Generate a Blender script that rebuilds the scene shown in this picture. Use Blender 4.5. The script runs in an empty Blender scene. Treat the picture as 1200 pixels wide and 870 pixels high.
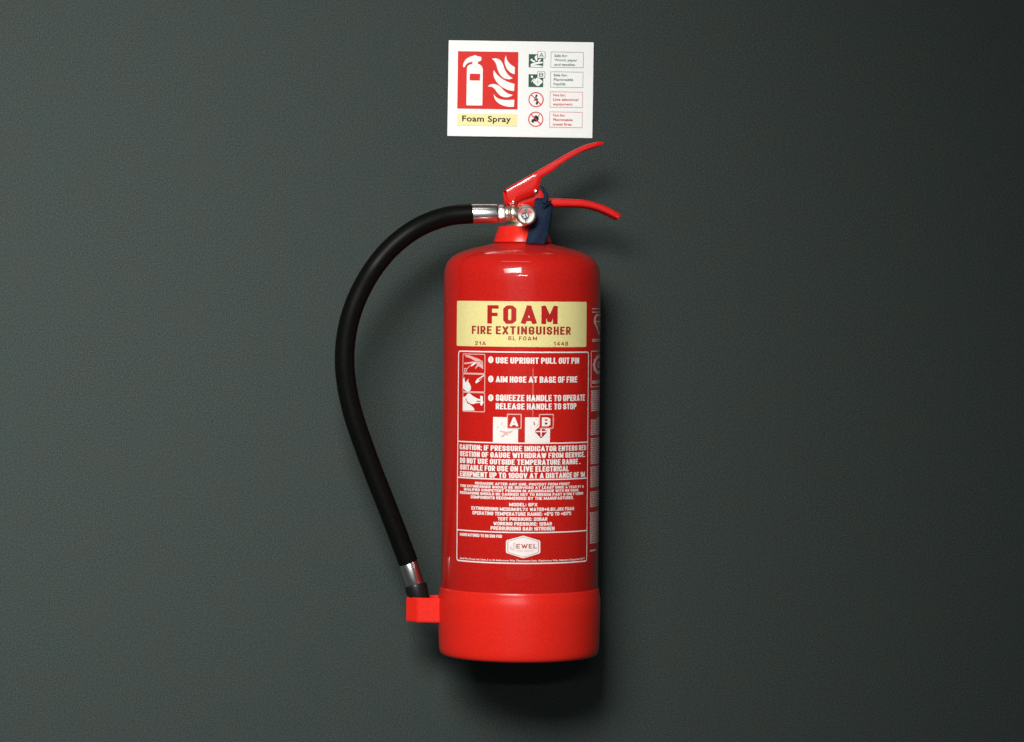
import bpy, bmesh, math, random
from math import sin, cos, pi, radians, asin, atan2, sqrt, hypot
from mathutils import Vector, Matrix
random.seed(7)
scene = bpy.context.scene
COL = scene.collection

# ------------------------------------------------------------------ camera, light, exposure
CAM_DIST = 3.3            # metres from the wall
PX_WALL = 0.0008876       # metres per photo pixel on the wall (the sign is 150 mm wide)
EYE_X, EYE_Y = 600.0, 345.0
ROLL = radians(0.5)
EYE_Z = 1.35              # eye level above the floor

cam_d = bpy.data.cameras.new('camera')
cam = bpy.data.objects.new('camera', cam_d)
COL.objects.link(cam)
scene.camera = cam
cam.location = (0, -CAM_DIST, EYE_Z)
cam.rotation_euler = (Matrix.Rotation(radians(90), 3, 'X') @ Matrix.Rotation(ROLL, 3, 'Z')).to_euler()
cam_d.sensor_width = 36
cam_d.lens = CAM_DIST / PX_WALL / 1200 * 36
cam_d.shift_y = -(435 - EYE_Y) / 1200
cam_d.clip_start, cam_d.clip_end = 0.05, 50

world = bpy.data.worlds.new('World')
scene.world = world
world.use_nodes = True
bg = world.node_tree.nodes['Background']
bg.inputs[0].default_value = (0.82, 0.95, 1.0, 1)
bg.inputs[1].default_value = 0.05

def area(name, loc, target, sx, sy, watts, color=(1, 1, 1), spread=180):
    d = bpy.data.lights.new(name, 'AREA')
    d.shape, d.size, d.size_y, d.energy, d.color = 'RECTANGLE', sx, sy, watts, color
    d.spread = radians(spread)
    o = bpy.data.objects.new(name, d)
    COL.objects.link(o)
    o.location = loc
    o.rotation_euler = (Vector(target) - Vector(loc)).to_track_quat('-Z', 'Y').to_euler()
    return o

area('key_lamp', (-0.60, -2.30, EYE_Z + 0.90), (-0.76, 0, EYE_Z - 0.24), 1.10, 0.56, 17.8, (1.0, 0.985, 0.95), 66)
area('ceiling_fixture', (0.02, -5.2, EYE_Z + 0.92), (-0.3, -0.1, EYE_Z), 1.3, 0.07, 5.0, (1.0, 0.98, 0.94), 90)
area('ceiling_tube', (-0.25, -0.95, EYE_Z + 1.75), (-0.1, 0, EYE_Z), 1.1, 0.05, 1.8, (1.0, 0.96, 0.9))
area('bright_room', (-0.1, -4.4, EYE_Z - 0.1), (0.0, -0.1, EYE_Z - 0.1), 3.0, 3.6, 6.5, (0.95, 0.98, 1.0))
area('far_doorway', (1.55, -5.2, EYE_Z - 0.25), (0.0, -0.1, EYE_Z - 0.15), 0.16, 0.16, 0.45, (1.0, 0.90, 0.80))

scene.view_settings.view_transform = 'Standard'
scene.view_settings.look = 'None'
scene.view_settings.exposure = 0
scene.view_settings.gamma = 1
scene.view_settings.use_curve_mapping = False

# ------------------------------------------------------------------ measuring helpers
def at(px, py, depth):
    """real position of a photo point that stands `depth` metres in front of the wall"""
    dx, dy = px - EYE_X, py - EYE_Y
    ux, uy = dx * cos(ROLL) + dy * sin(ROLL), -dx * sin(ROLL) + dy * cos(ROLL)
    k = PX_WALL * (CAM_DIST - depth) / CAM_DIST
    return Vector((ux * k, -depth, EYE_Z - uy * k))

AXIS_D = 0.092                                    # cylinder axis in front of the wall
K = PX_WALL * (CAM_DIST - AXIS_D) / CAM_DIST      # metres per photo pixel at the axis
AXIS_X = at(611.8, 335, AXIS_D).x
R = 92.1 * K
BASE_Z = EYE_Z - (766 - EYE_Y) * K
ROOT = Vector((AXIS_X, -AXIS_D, BASE_Z))

def zax(py):
    return EYE_Z - (py - EYE_Y) * K

# ------------------------------------------------------------------ materials
def nodes_of(name):
    m = bpy.data.materials.new(name)
    m.use_nodes = True
    nt = m.node_tree
    return m, nt, nt.nodes['Principled BSDF']

def add_noise(nt, scale, detail=2, rough=0.5, vec=None):
    n = nt.nodes.new('ShaderNodeTexNoise')
    n.inputs['Scale'].default_value = scale
    n.inputs['Detail'].default_value = detail
    n.inputs['Roughness'].default_value = rough
    if vec is None:
        tc = nt.nodes.new('ShaderNodeTexCoord')
        vec = tc.outputs['Object']
    nt.links.new(vec, n.inputs['Vector'])
    return n

def ramp(nt, fac, stops):
    r = nt.nodes.new('ShaderNodeValToRGB')
    e = r.color_ramp.elements
    e[0].position, e[0].color = stops[0][0], (*stops[0][1], 1)
    e[1].position, e[1].color = stops[-1][0], (*stops[-1][1], 1)
    for p, c in stops[1:-1]:
        x = e.new(p); x.color = (*c, 1)
    nt.links.new(fac, r.inputs[0])
    return r

def mat(name, col, rough=0.4, metal=0.0, coat=0.0, coat_rough=0.05, grain=0.0, grain_scale=900, bump=0.0, bump_scale=400,
        spec=0.5, rough_var=0.0, coat_ior=1.5):
    # a Principled surface with fine grain, orange-peel relief and clear coat as asked
    m, nt, b = nodes_of(name)
    b.inputs['Base Color'].default_value = (*col, 1)
    b.inputs['Roughness'].default_value = rough
    b.inputs['Metallic'].default_value = metal
    b.inputs['Coat Weight'].default_value = coat
    b.inputs['Coat Roughness'].default_value = coat_rough
    b.inputs['Coat IOR'].default_value = coat_ior
    b.inputs['Specular IOR Level'].default_value = spec
    if grain:
        n = add_noise(nt, grain_scale, 1)
        lo = tuple(c * (1 - grain) for c in col)
        hi = tuple(min(1, c * (1 + grain)) for c in col)
        r = ramp(nt, n.outputs[0], [(0.3, lo), (0.7, hi)])
        nt.links.new(r.outputs[0], b.inputs['Base Color'])
    if rough_var:
        n = add_noise(nt, 60, 3)
        mr = nt.nodes.new('ShaderNodeMapRange')
        mr.inputs['To Min'].default_value = max(0.02, rough - rough_var)
        mr.inputs['To Max'].default_value = rough + rough_var
        nt.links.new(n.outputs[0], mr.inputs[0])
        nt.links.new(mr.outputs[0], b.inputs['Roughness'])
    if bump:
        n = add_noise(nt, bump_scale, 2)
        bp = nt.nodes.new('ShaderNodeBump')
        bp.inputs['Strength'].default_value = bump
        bp.inputs['Distance'].default_value = 0.0004
        nt.links.new(n.outputs[0], bp.inputs['Height'])
        nt.links.new(bp.outputs[0], b.inputs['Normal'])
    return m

def wall_material():
    m, nt, b = nodes_of('dark_wall_paint')
    tc = nt.nodes.new('ShaderNodeTexCoord')
    v = tc.outputs['Object']
    blot = add_noise(nt, 26, 3, 0.6, v)
    base = ramp(nt, blot.outputs[0], [(0.32, (0.0292, 0.0408, 0.0392)), (0.5, (0.0314, 0.0410, 0.0385)), (0.68, (0.0338, 0.0407, 0.0368))])
    g1 = add_noise(nt, 720, 2, 0.8, v)
    gr = ramp(nt, g1.outputs[0], [(0.25, (0.36, 0.36, 0.36)), (0.5, (1.0, 1.0, 1.0)), (0.75, (1.85, 1.85, 1.85))])
    mx = nt.nodes.new('ShaderNodeMix'); mx.data_type = 'RGBA'; mx.blend_type = 'MULTIPLY'
    mx.inputs[0].default_value = 1.0
    nt.links.new(base.outputs[0], mx.inputs[6]); nt.links.new(gr.outputs[0], mx.inputs[7])
    nt.links.new(mx.outputs[2], b.inputs['Base Color'])
    b.inputs['Roughness'].default_value = 0.7
    b.inputs['Specular IOR Level'].default_value = 0.1
    bp = nt.nodes.new('ShaderNodeBump')
    bp.inputs['Strength'].default_value = 0.03
    bp.inputs['Distance'].default_value = 0.0004
    g2 = add_noise(nt, 650, 3, 0.6, v)
    nt.links.new(g2.outputs[0], bp.inputs['Height'])
    nt.links.new(bp.outputs[0], b.inputs['Normal'])
    return m

M = dict(
    wall=wall_material(),
    paint=mat('red_gloss_paint', (0.49, 0.0115, 0.0075), 0.34, coat=0.65, coat_rough=0.03, grain=0.16, grain_scale=800, bump=0.03, bump_scale=260, spec=0.08),
    plastic=mat('red_plastic', (0.69, 0.018, 0.010), 0.29, grain=0.12, grain_scale=850, bump=0.12, bump_scale=700, spec=0.32),
    lever=mat('red_powder_coat', (0.62, 0.009, 0.007), 0.30, coat=1.0, coat_rough=0.05, coat_ior=1.55, grain=0.08, bump=0.02, bump_scale=600, spec=0.1),
    rubber=mat('black_rubber', (0.0030, 0.0031, 0.0027), 0.42, grain=0.3, grain_scale=500, bump=0.10, bump_scale=500, spec=0.085),
    nozzle=mat('black_plastic', (0.007, 0.007, 0.007), 0.45, bump=0.05, spec=0.2),
    chrome=mat('polished_steel', (0.80, 0.79, 0.77), 0.26, 1.0, rough_var=0.015),
    brass=mat('nickel_plated_brass', (0.88, 0.83, 0.70), 0.34, 1.0, bump=0.1, bump_scale=300),
    white=mat('white_sign_plastic', (0.82, 0.825, 0.81), 0.5, grain=0.02, grain_scale=500, spec=0.15),
    print_white=mat('white_print', (0.80, 0.745, 0.715), 0.32, coat=0.25, grain=0.03, grain_scale=700, spec=0.15),
    print_thin=mat('thin_white_print', (0.72, 0.40, 0.37), 0.32, coat=0.25, spec=0.15),
    print_faint=mat('worn_white_print', (0.74, 0.56, 0.53), 0.35, coat=0.25, spec=0.15),
    yellow=mat('pale_yellow_film', (0.74, 0.65, 0.285), 0.30, coat=0.25, grain=0.05, grain_scale=600, spec=0.15),
    print_red=mat('red_print', (0.40, 0.015, 0.014), 0.32, coat=0.25, spec=0.15),
    print_brown=mat('brown_red_print', (0.32, 0.030, 0.016), 0.32, coat=0.25, spec=0.15),
    sign_red=mat('sign_red_ink', (0.63, 0.015, 0.009), 0.5, grain=0.04, grain_scale=500, spec=0.15),
    sign_line=mat('sign_thin_red_ink', (0.62, 0.085, 0.07), 0.5, spec=0.15),
    sign_green=mat('sign_green_ink', (0.022, 0.085, 0.052), 0.5, spec=0.15),
    sign_grey=mat('sign_thin_green_ink', (0.15, 0.22, 0.175), 0.5, spec=0.15),
    sign_black=mat('sign_black_ink', (0.012, 0.012, 0.012), 0.5, spec=0.15),
    caption=mat('sign_pale_yellow_ink', (0.83, 0.74, 0.36), 0.5, spec=0.15),
    navy=mat('navy_plastic', (0.0105, 0.0195, 0.042), 0.75, grain=0.25, grain_scale=450, bump=0.2, bump_scale=300, spec=0.12),
    navy_dark=mat('dark_navy_cord', (0.006, 0.009, 0.018), 0.7, spec=0.1),
    dial=mat('dial_silver', (0.44, 0.43, 0.40), 0.4, 0.0, spec=0.2),
    dial_green=mat('dial_green', (0.045, 0.075, 0.05), 0.4),
    dial_red=mat('dial_red', (0.50, 0.03, 0.03), 0.4),
    dial_white=mat('dial_white', (0.66, 0.66, 0.70), 0.4, spec=0.2),
    dial_black=mat('dial_black', (0.015, 0.015, 0.013), 0.4),
    steel=mat('galvanised_steel', (0.35, 0.35, 0.35), 0.4, 1.0),
)
def glass_material():
    m, nt, b = nodes_of('gauge_glass')
    out = nt.nodes['Material Output']
    tr = nt.nodes.new('ShaderNodeBsdfTransparent'); gl = nt.nodes.new('ShaderNodeBsdfGlossy')
    gl.inputs['Roughness'].default_value = 0.18
    fr_ = nt.nodes.new('ShaderNodeFresnel'); fr_.inputs['IOR'].default_value = 1.35
    mx = nt.nodes.new('ShaderNodeMixShader')
    nt.links.new(fr_.outputs[0], mx.inputs[0]); nt.links.new(tr.outputs[0], mx.inputs[1]); nt.links.new(gl.outputs[0], mx.inputs[2])
    nt.links.new(mx.outputs[0], out.inputs['Surface'])
    nt.nodes.remove(b)
    return m
M['glass'] = glass_material()

# ------------------------------------------------------------------ object helpers
def link(name, me, material, parent=None):
    o = bpy.data.objects.new(name, me)
    COL.objects.link(o)
    if material is not None:
        me.materials.append(material)
    if parent is not None:
        o.parent = parent
    return o

def obj(name, bm, material, parent=None, origin=None, smooth=True, angle=35):
    """link a bmesh given in scene coordinates; origin = base of the thing it belongs to"""
    if origin is not None:
        bmesh.ops.translate(bm, verts=bm.verts, vec=-Vector(origin))
    me = bpy.data.meshes.new(name)
    bm.to_mesh(me); bm.free()
    if smooth:
        me.polygons.foreach_set('use_smooth', [True] * len(me.polygons))
        me.set_sharp_from_angle(angle=radians(angle))
    return link(name, me, material, parent)

def thing(name, label, cat, loc):
    o = bpy.data.objects.new(name, None)
    o.empty_display_size = 0.05
    COL.objects.link(o)
    o.location = loc
    o['label'] = label; o['category'] = cat
    return o

def lathe(bm, profile, n=64, center=(0, 0, 0), axis='Z', cap0=True, cap1=True):
    """profile: (radius, height) pairs; axis Z up, X along +x, Y towards the camera (-y)"""
    c = Vector(center)
    rings = []
    for r, h in profile:
        ring = []
        for i in range(n):
            a = 2 * pi * i / n
            p = (r * cos(a), r * sin(a), h)
            if axis == 'X': p = (h, r * cos(a), r * sin(a))
            if axis == 'Y': p = (r * cos(a), -h, r * sin(a))
            ring.append(bm.verts.new(c + Vector(p)))
        rings.append(ring)
    for a, b in zip(rings, rings[1:]):
        for i in range(n):
            bm.faces.new((a[i], a[(i + 1) % n], b[(i + 1) % n], b[i]))
    if cap0: bm.faces.new(rings[0])
    if cap1: bm.faces.new(rings[-1])
    bmesh.ops.recalc_face_normals(bm, faces=bm.faces)
    return bm

def smooth_path(pts, n):
    """Catmull-Rom through the points, n samples per span"""
    P = [2 * pts[0] - pts[1]] + list(pts) + [2 * pts[-1] - pts[-2]]
    out = []
    for i in range(1, len(P) - 2):
        a, b, c, d = P[i - 1:i + 3]
        for k in range(n):
            t = k / n
            out.append(0.5 * ((2 * b) + (c - a) * t + (2 * a - 5 * b + 4 * c - d) * t * t + (3 * b - a - 3 * c + d) * t ** 3))
    out.append(pts[-1].copy())
    return out

def tube(bm, pts, radius, n=20, up=Vector((0, 1, 0))):
    rings = []
    for i, p in enumerate(pts):
        t = (pts[min(i + 1, len(pts) - 1)] - pts[max(i - 1, 0)]).normalized()
        s = t.cross(up).normalized()
        u = s.cross(t).normalized()
        r = radius(i / (len(pts) - 1)) if callable(radius) else radius
        rings.append([bm.verts.new(p + (s * cos(2 * pi * k / n) + u * sin(2 * pi * k / n)) * r) for k in range(n)])
    for a, b in zip(rings, rings[1:]):
        for k in range(n):
            bm.faces.new((a[k], a[(k + 1) % n], b[(k + 1) % n], b[k]))
    bm.faces.new(rings[0]); bm.faces.new(rings[-1])
    bmesh.ops.recalc_face_normals(bm, faces=bm.faces)
    return bm

def box(bm, lo, hi):
    lo, hi = Vector(lo), Vector(hi)
    vs = [bm.verts.new((x, y, z)) for x in (lo.x, hi.x) for y in (lo.y, hi.y) for z in (lo.z, hi.z)]
    for f in ((0, 1, 3, 2), (4, 6, 7, 5), (0, 4, 5, 1), (2, 3, 7, 6), (0, 2, 6, 4), (1, 5, 7, 3)):
        bm.faces.new([vs[i] for i in f])
    bmesh.ops.recalc_face_normals(bm, faces=bm.faces)
    return bm

# ---- flat shapes: bmeshes in a 2D (u, v) sheet at z = 0, later laid on a plate or wrapped on the cylinder
def flat_poly(bm, pts):
    f = bm.faces.new([bm.verts.new((p[0], p[1], 0)) for p in pts])
    bmesh.ops.triangulate(bm, faces=[f], ngon_method='EAR_CLIP')
    return bm

def rounded(u0, v0, u1, v1, r, n=5):
    out = []
    u0, u1 = min(u0, u1), max(u0, u1); v0, v1 = min(v0, v1), max(v0, v1)
    for cx, cy, a0 in ((u1 - r, v1 - r, 0), (u0 + r, v1 - r, pi / 2), (u0 + r, v0 + r, pi), (u1 - r, v0 + r, 1.5 * pi)):
        for k in range(n + 1):
            a = a0 + pi / 2 * k / n
            out.append((cx + r * cos(a), cy + r * sin(a)))
    return out

def flat_band(bm, outer, inner):
    n = len(outer)
    A = [bm.verts.new((p[0], p[1], 0)) for p in outer]
    B = [bm.verts.new((p[0], p[1], 0)) for p in inner]
    for i in range(n):
        bm.faces.new((A[i], A[(i + 1) % n], B[(i + 1) % n], B[i]))
    return bm

def circle_pts(cx, cy, rx, ry, n=28):
    return [(cx + rx * cos(2 * pi * i / n), cy + ry * sin(2 * pi * i / n)) for i in range(n)]

def stroke(bm, pts, w):
    """a polyline of width w"""
    for (x0, y0), (x1, y1) in zip(pts, pts[1:]):
        l = hypot(x1 - x0, y1 - y0) or 1e-9
        nx, ny = -(y1 - y0) / l * w / 2, (x1 - x0) / l * w / 2
        bm.faces.new([bm.verts.new(p) for p in ((x0 - nx, y0 - ny, 0), (x1 - nx, y1 - ny, 0), (x1 + nx, y1 + ny, 0), (x0 + nx, y0 + ny, 0))])
    return bm

def text_flat(body, u0, u1, v0, v1, bold=0.0, spacing=1.0, cap_ref=None, angle=0.0):
    """letters stretched to the box u0..u1, v0..v1 (v of the cap height when cap_ref is a capital)"""
    def mk(s):
        cu = bpy.data.curves.new('lettering', 'FONT')
        cu.body, cu.size, cu.offset, cu.space_character = s, 1.0, bold, spacing
        cu.resolution_u = 3
        cu.fill_mode = 'BOTH'
        ob = bpy.data.objects.new('lettering', cu)
        me = ob.to_mesh()
        b = bmesh.new(); b.from_mesh(me)
        ob.to_mesh_clear()
        bpy.data.objects.remove(ob); bpy.data.curves.remove(cu)
        return b
    bm = mk(body)
    xs = [v.co.x for v in bm.verts]; ys = [v.co.y for v in bm.verts]
    x0, x1, y0, y1 = min(xs), max(xs), min(ys), max(ys)
    if cap_ref:
        c = mk(cap_ref); cy = [v.co.y for v in c.verts]; y0, y1 = min(cy), max(cy); c.free()
    for v in bm.verts:
        v.co = Vector((u0 + (v.co.x - x0) / (x1 - x0) * (u1 - u0), v0 + (v.co.y - y0) / (y1 - y0) * (v1 - v0), 0))
    if angle:
        c = Vector(((u0 + u1) / 2, (v0 + v1) / 2, 0))
        bmesh.ops.rotate(bm, verts=bm.verts, cent=c, matrix=Matrix.Rotation(angle, 3, 'Z'))
    return bm

# ---- heavy block capitals: strokes joined into one clean sheet
_O = [(.3, 0), (.7, 0), (1, .13), (1, .87), (.7, 1), (.3, 1), (0, .87), (0, .13), (.3, 0)]
_P = [(0, 0), (0, 1), (.7, 1), (1, .87), (1, .57), (.7, .44), (0, .44)]
_C = [(1, .70), (1, .87), (.7, 1), (.3, 1), (0, .87), (0, .13), (.3, 0), (.7, 0), (1, .13)]
BLOCK = {
    'A': (1.28, [[(0, 0), (.5, 1), (1, 0)], [(.2, .19), (.8, .19)]]), 'B': (1, [[(0, 0), (0, 1), (.7, 1), (1, .88), (1, .64), (.78, .53), (0, .53)], [(.78, .53), (1, .42), (1, .12), (.7, 0), (0, 0)]]),
    'C': (1, [_C + [(1, .30)]]), 'D': (1, [[(0, 0), (0, 1), (.65, 1), (1, .85), (1, .15), (.65, 0), (0, 0)]]), 'E': (.85, [[(1, 1), (0, 1), (0, 0), (1, 0)], [(0, .52), (.85, .52)]]),
    'F': (.85, [[(1, 1), (0, 1), (0, 0)], [(0, .5), (.85, .5)]]), 'G': (1, [_C + [(1, .45), (.6, .45)]]), 'H': (1, [[(0, 0), (0, 1)], [(1, 0), (1, 1)], [(0, .52), (1, .52)]]),
    'I': (0, [[(0, 0), (0, 1)]]), 'J': (.9, [[(1, 1), (1, .13), (.7, 0), (.3, 0), (0, .13), (0, .3)]]), 'K': (1.05, [[(0, 0), (0, 1)], [(1, 1), (.05, .42)], [(.35, .55), (1, 0)]]),
    'L': (.8, [[(0, 1), (0, 0), (1, 0)]]), 'M': (1.5, [[(0, 0), (0, 1), (.5, .15), (1, 1), (1, 0)]]), 'N': (1.05, [[(0, 0), (0, 1), (1, 0), (1, 1)]]), 'O': (1, [_O]), 'P': (1, [_P]),
    'Q': (1, [_O, [(.55, .28), (1.05, -.06)]]), 'R': (1, [_P, [(.5, .44), (1, 0)]]),
    'S': (1, [[(1, .72), (1, .87), (.7, 1), (.3, 1), (0, .87), (0, .65), (.25, .55), (.75, .45), (1, .35), (1, .13), (.7, 0), (.3, 0), (0, .13), (0, .28)]]),
    'T': (1, [[(0, 1), (1, 1)], [(.5, 1), (.5, 0)]]), 'U': (1, [[(0, 1), (0, .13), (.3, 0), (.7, 0), (1, .13), (1, 1)]]), 'V': (1.15, [[(0, 1), (.5, 0), (1, 1)]]),
    'W': (1.7, [[(0, 1), (.25, 0), (.5, .85), (.75, 0), (1, 1)]]), 'X': (1.1, [[(0, 0), (1, 1)], [(0, 1), (1, 0)]]), 'Y': (1.1, [[(0, 1), (.5, .45), (1, 1)], [(.5, .45), (.5, 0)]]),
    'Z': (.95, [[(0, 1), (1, 1), (0, 0), (1, 0)]]), '0': (1, [_O]), '1': (.45, [[(0, .78), (1, 1), (1, 0)]]), '2': (1, [[(0, .70), (0, .87), (.3, 1), (.7, 1), (1, .87), (1, .62), (0, .1), (0, 0), (1, 0)]]),
    '3': (1, [[(0, .74), (0, .87), (.3, 1), (.7, 1), (1, .87), (1, .64), (.78, .52), (.4, .52)], [(.78, .52), (1, .4), (1, .13), (.7, 0), (.3, 0), (0, .13), (0, .26)]]),
    '4': (1.1, [[(.75, 0), (.75, 1), (0, .34), (0, .27), (1.05, .27)]]), '5': (1, [[(1, 1), (0, 1), (0, .52), (.7, .58), (1, .46), (1, .13), (.7, 0), (.3, 0), (0, .13), (0, .22)]]),
    '6': (1, [[(1, .82), (1, .88), (.7, 1), (.3, 1), (0, .87), (0, .13), (.3, 0), (.7, 0), (1, .13), (1, .38), (.7, .50), (0, .44)]]), '7': (.95, [[(0, 1), (1, 1), (.35, 0)]]),
    '8': (1, [[(.25, .53), (0, .64), (0, .88), (.3, 1), (.7, 1), (1, .88), (1, .64), (.75, .53), (.25, .53), (0, .42), (0, .12), (.3, 0), (.7, 0), (1, .12), (1, .42), (.75, .53)]]),
    '9': (1, [[(0, .26), (0, .13), (.3, 0), (.7, 0), (1, .13), (1, .87), (.7, 1), (.3, 1), (0, .87), (0, .56), (.3, .44), (1, .50)]]),
    '.': (0, [[(0, 0), (0, .02)]]), ',': (0, [[(0, .02), (0, -.1)]]), ':': (0, [[(0, .08), (0, .10)], [(0, .68), (0, .70)]]), ';': (0, [[(0, -.06), (0, .10)], [(0, .68), (0, .70)]]),
    '+': (1, [[(0, .5), (1, .5)], [(.5, .2), (.5, .8)]]), '%': (1.3, [[(.1, 0), (.9, 1)], [(.12, .78), (.12, .92)], [(.88, .08), (.88, .22)]]), '\u00b0': (.35, [[(0, .72), (1, .72), (1, .98), (0, .98), (0, .72)]])}
from mathutils.geometry import delaunay_2d_cdt
def _clip(poly, lo, hi):
    for lim, sg in ((lo, 1), (hi, -1)):
        out = []
        for i in range(len(poly)):
            p, q = poly[i - 1], poly[i]
            ip, iq = (p[1] - lim) * sg >= -1e-9, (q[1] - lim) * sg >= -1e-9
            if ip != iq:
                t = (lim - p[1]) / (q[1] - p[1]); out.append((p[0] + t * (q[0] - p[0]), lim))
            if iq: out.append(q)
        poly = out
        if not poly: return []
    return poly
def _glyph(ch, w, st, sh):
    """triangles of one capital; centreline box w wide, letter height 1; stems st wide, arms sh high"""
    fac, lines = BLOCK[ch]
    W, Hh = w * fac, 1 - sh
    polys = []
    for ln in lines:
        P = [(x * W + st / 2, y * Hh + sh / 2) for x, y in ln]
        for (x0, y0), (x1, y1) in zip(P, P[1:]):
            dx, dy = x1 - x0, y1 - y0
            L = hypot(dx, dy)
            if L < 1e-6: continue
            ex = 0.0
            steep = abs(dx) > 0.04 and abs(dy) > 0.3
            t = sqrt((st * dy / L) ** 2 + (sh * dx / L) ** 2) / 2
            tx, ty = dx / L, dy / L
            e = 0.09 if steep else 0
            a, b = (x0 - tx * e, y0 - ty * e), (x1 + tx * e, y1 + ty * e)
            q = [(a[0] - ty * t, a[1] + tx * t), (b[0] - ty * t, b[1] + tx * t), (b[0] + ty * t, b[1] - tx * t), (a[0] + ty * t, a[1] - tx * t)]
            if steep: q = _clip(q, -0.0 if min(y for x, y in ln) >= 0 else -0.2, 1.0)
            if len(q) > 2: polys.append(q)
            if not steep:
                straight = abs(dx) < 1e-6 or abs(dy) < 1e-6
                for cx, cy in ((x0, y0), (x1, y1)):
                    k = 8
                    if straight:
                        ends = (P[0], P[-1])
                    polys.append([(cx + st / 2 * 1.02 * cos(pi / 8 + 2 * pi * i / k), cy + sh / 2 * 1.02 * sin(pi / 8 + 2 * pi * i / k)) for i in range(k)])
        for (cx, cy), (nx, ny) in ((P[0], P[1]), (P[-1], P[-2])):
            if abs(cx - nx) < 1e-6 or abs(cy - ny) < 1e-6:
                polys.append([(cx - st / 2, cy - sh / 2), (cx + st / 2, cy - sh / 2), (cx + st / 2, cy + sh / 2), (cx - st / 2, cy + sh / 2)])
        for i in range(1, len(P) - 1):
            (ax, ay), (cx, cy), (bx, by) = P[i - 1:i + 2]
            if (abs(ax - cx) < 1e-6 and abs(by - cy) < 1e-6) or (abs(ay - cy) < 1e-6 and abs(bx - cx) < 1e-6):
                polys.append([(cx - st / 2, cy - sh / 2), (cx + st / 2, cy - sh / 2), (cx + st / 2, cy + sh / 2), (cx - st / 2, cy + sh / 2)])
    vs, es, fs = [], [], []
    for q in polys:
        n0 = len(vs)
        vs += [Vector(p) for p in q]
        es += [(n0 + i, n0 + (i + 1) % len(q)) for i in range(len(q))]
        if sum(q[i - 1][0] * q[i][1] - q[i][0] * q[i - 1][1] for i in range(len(q))) < 0: q = q[::-1]
        fs.append(q)
    r = delaunay_2d_cdt(vs, es, [], 0, 1e-5)
    def covered(f):
        x = sum(r[0][i].x for i in f) / len(f); y = sum(r[0][i].y for i in f) / len(f)
        return any(all((q[i][0] - q[i - 1][0]) * (y - q[i - 1][1]) - (q[i][1] - q[i - 1][1]) * (x - q[i - 1][0]) >= -1e-9 for i in range(len(q))) for q in fs)
    return r[0], [f for f in r[2] if covered(f)], W + st
_cache = {}
def block_flat(body, u0, u1, v0, v1, w=0.32, st=0.20, sh=0.17, gap=0.09, word=0.26):
    """heavy condensed capitals filling the box"""
    x, items = 0.0, []
    for ch in body:
        if ch == ' ':
            x += word; continue
        key = (ch, w, st, sh)
        if key not in _cache: _cache[key] = _glyph(*key)
        items.append((x, _cache[key])); x += _cache[key][2] + gap
    x -= gap
    bm = bmesh.new()
    for ox, (vs, fs, _) in items:
        vv = [bm.verts.new((u0 + (ox + p.x) / x * (u1 - u0), v0 + p.y * (v1 - v0), 0)) for p in vs]
        for f in fs:
            try: bm.faces.new([vv[i] for i in f])
            except ValueError: pass
    return bm

# ------------------------------------------------------------------ the wall
bm = bmesh.new()
box(bm, (-3.0, 0.0, 0.0), (3.0, 0.12, 2.9))
wall = obj('wall', bm, M['wall'], smooth=False)
wall['kind'] = 'structure'

# ------------------------------------------------------------------ the sign above
TL, TR, BLc = Vector((526.2, 47.8)), Vector((696.3, 48.7)), Vector((523.7, 160.5))
SW, SH = 0.1507, 0.0995
E1, E2 = TR - TL, BLc - TL
DET = E1.x * E2.y - E1.y * E2.x
def S(px, py):
    """photo point -> position on the sign plate in metres from its top left corner (v downwards negative)"""
    d = Vector((px, py)) - TL
    a = (d.x * E2.y - d.y * E2.x) / DET
    b = (E1.x * d.y - E1.y * d.x) / DET
    return (a * SW, -b * SH)
PLATE_T = 0.0025
ctr = at(610.0, 104.7, PLATE_T)
sign = thing('safety_sign', 'white foam spray fire extinguisher sign on the wall above the red extinguisher', 'sign',
             (ctr.x, -0.0, ctr.z))
sign.rotation_euler = (0, radians(0.35), 0)
PLATE_C = (SW / 2, -SH / 2)
def on_plate(bm, layer):
    """lay flat shapes (plate metres) on the sign's face, `layer` print layers up"""
    for v in bm.verts:
        v.co = Vector((v.co.x - PLATE_C[0], -PLATE_T - 0.0003 - 0.00012 * layer, v.co.y - PLATE_C[1]))
    bmesh.ops.recalc_face_normals(bm, faces=bm.faces)
    for f in bm.faces:
        f.normal_update()
        if f.normal.y > 0: f.normal_flip()
    return bm
def sobj(name, bm, m, parent, layer):
    return obj(name, on_plate(bm, layer), M[m], parent, smooth=False)

bm = bmesh.new()
box(bm, (-SW / 2, -PLATE_T, -SH / 2), (SW / 2, -0.0008, SH / 2))
bmesh.ops.bevel(bm, geom=[e for e in bm.edges], offset=0.0003, segments=2, affect='EDGES')
plate = obj('plate', bm, M['white'], sign)

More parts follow.
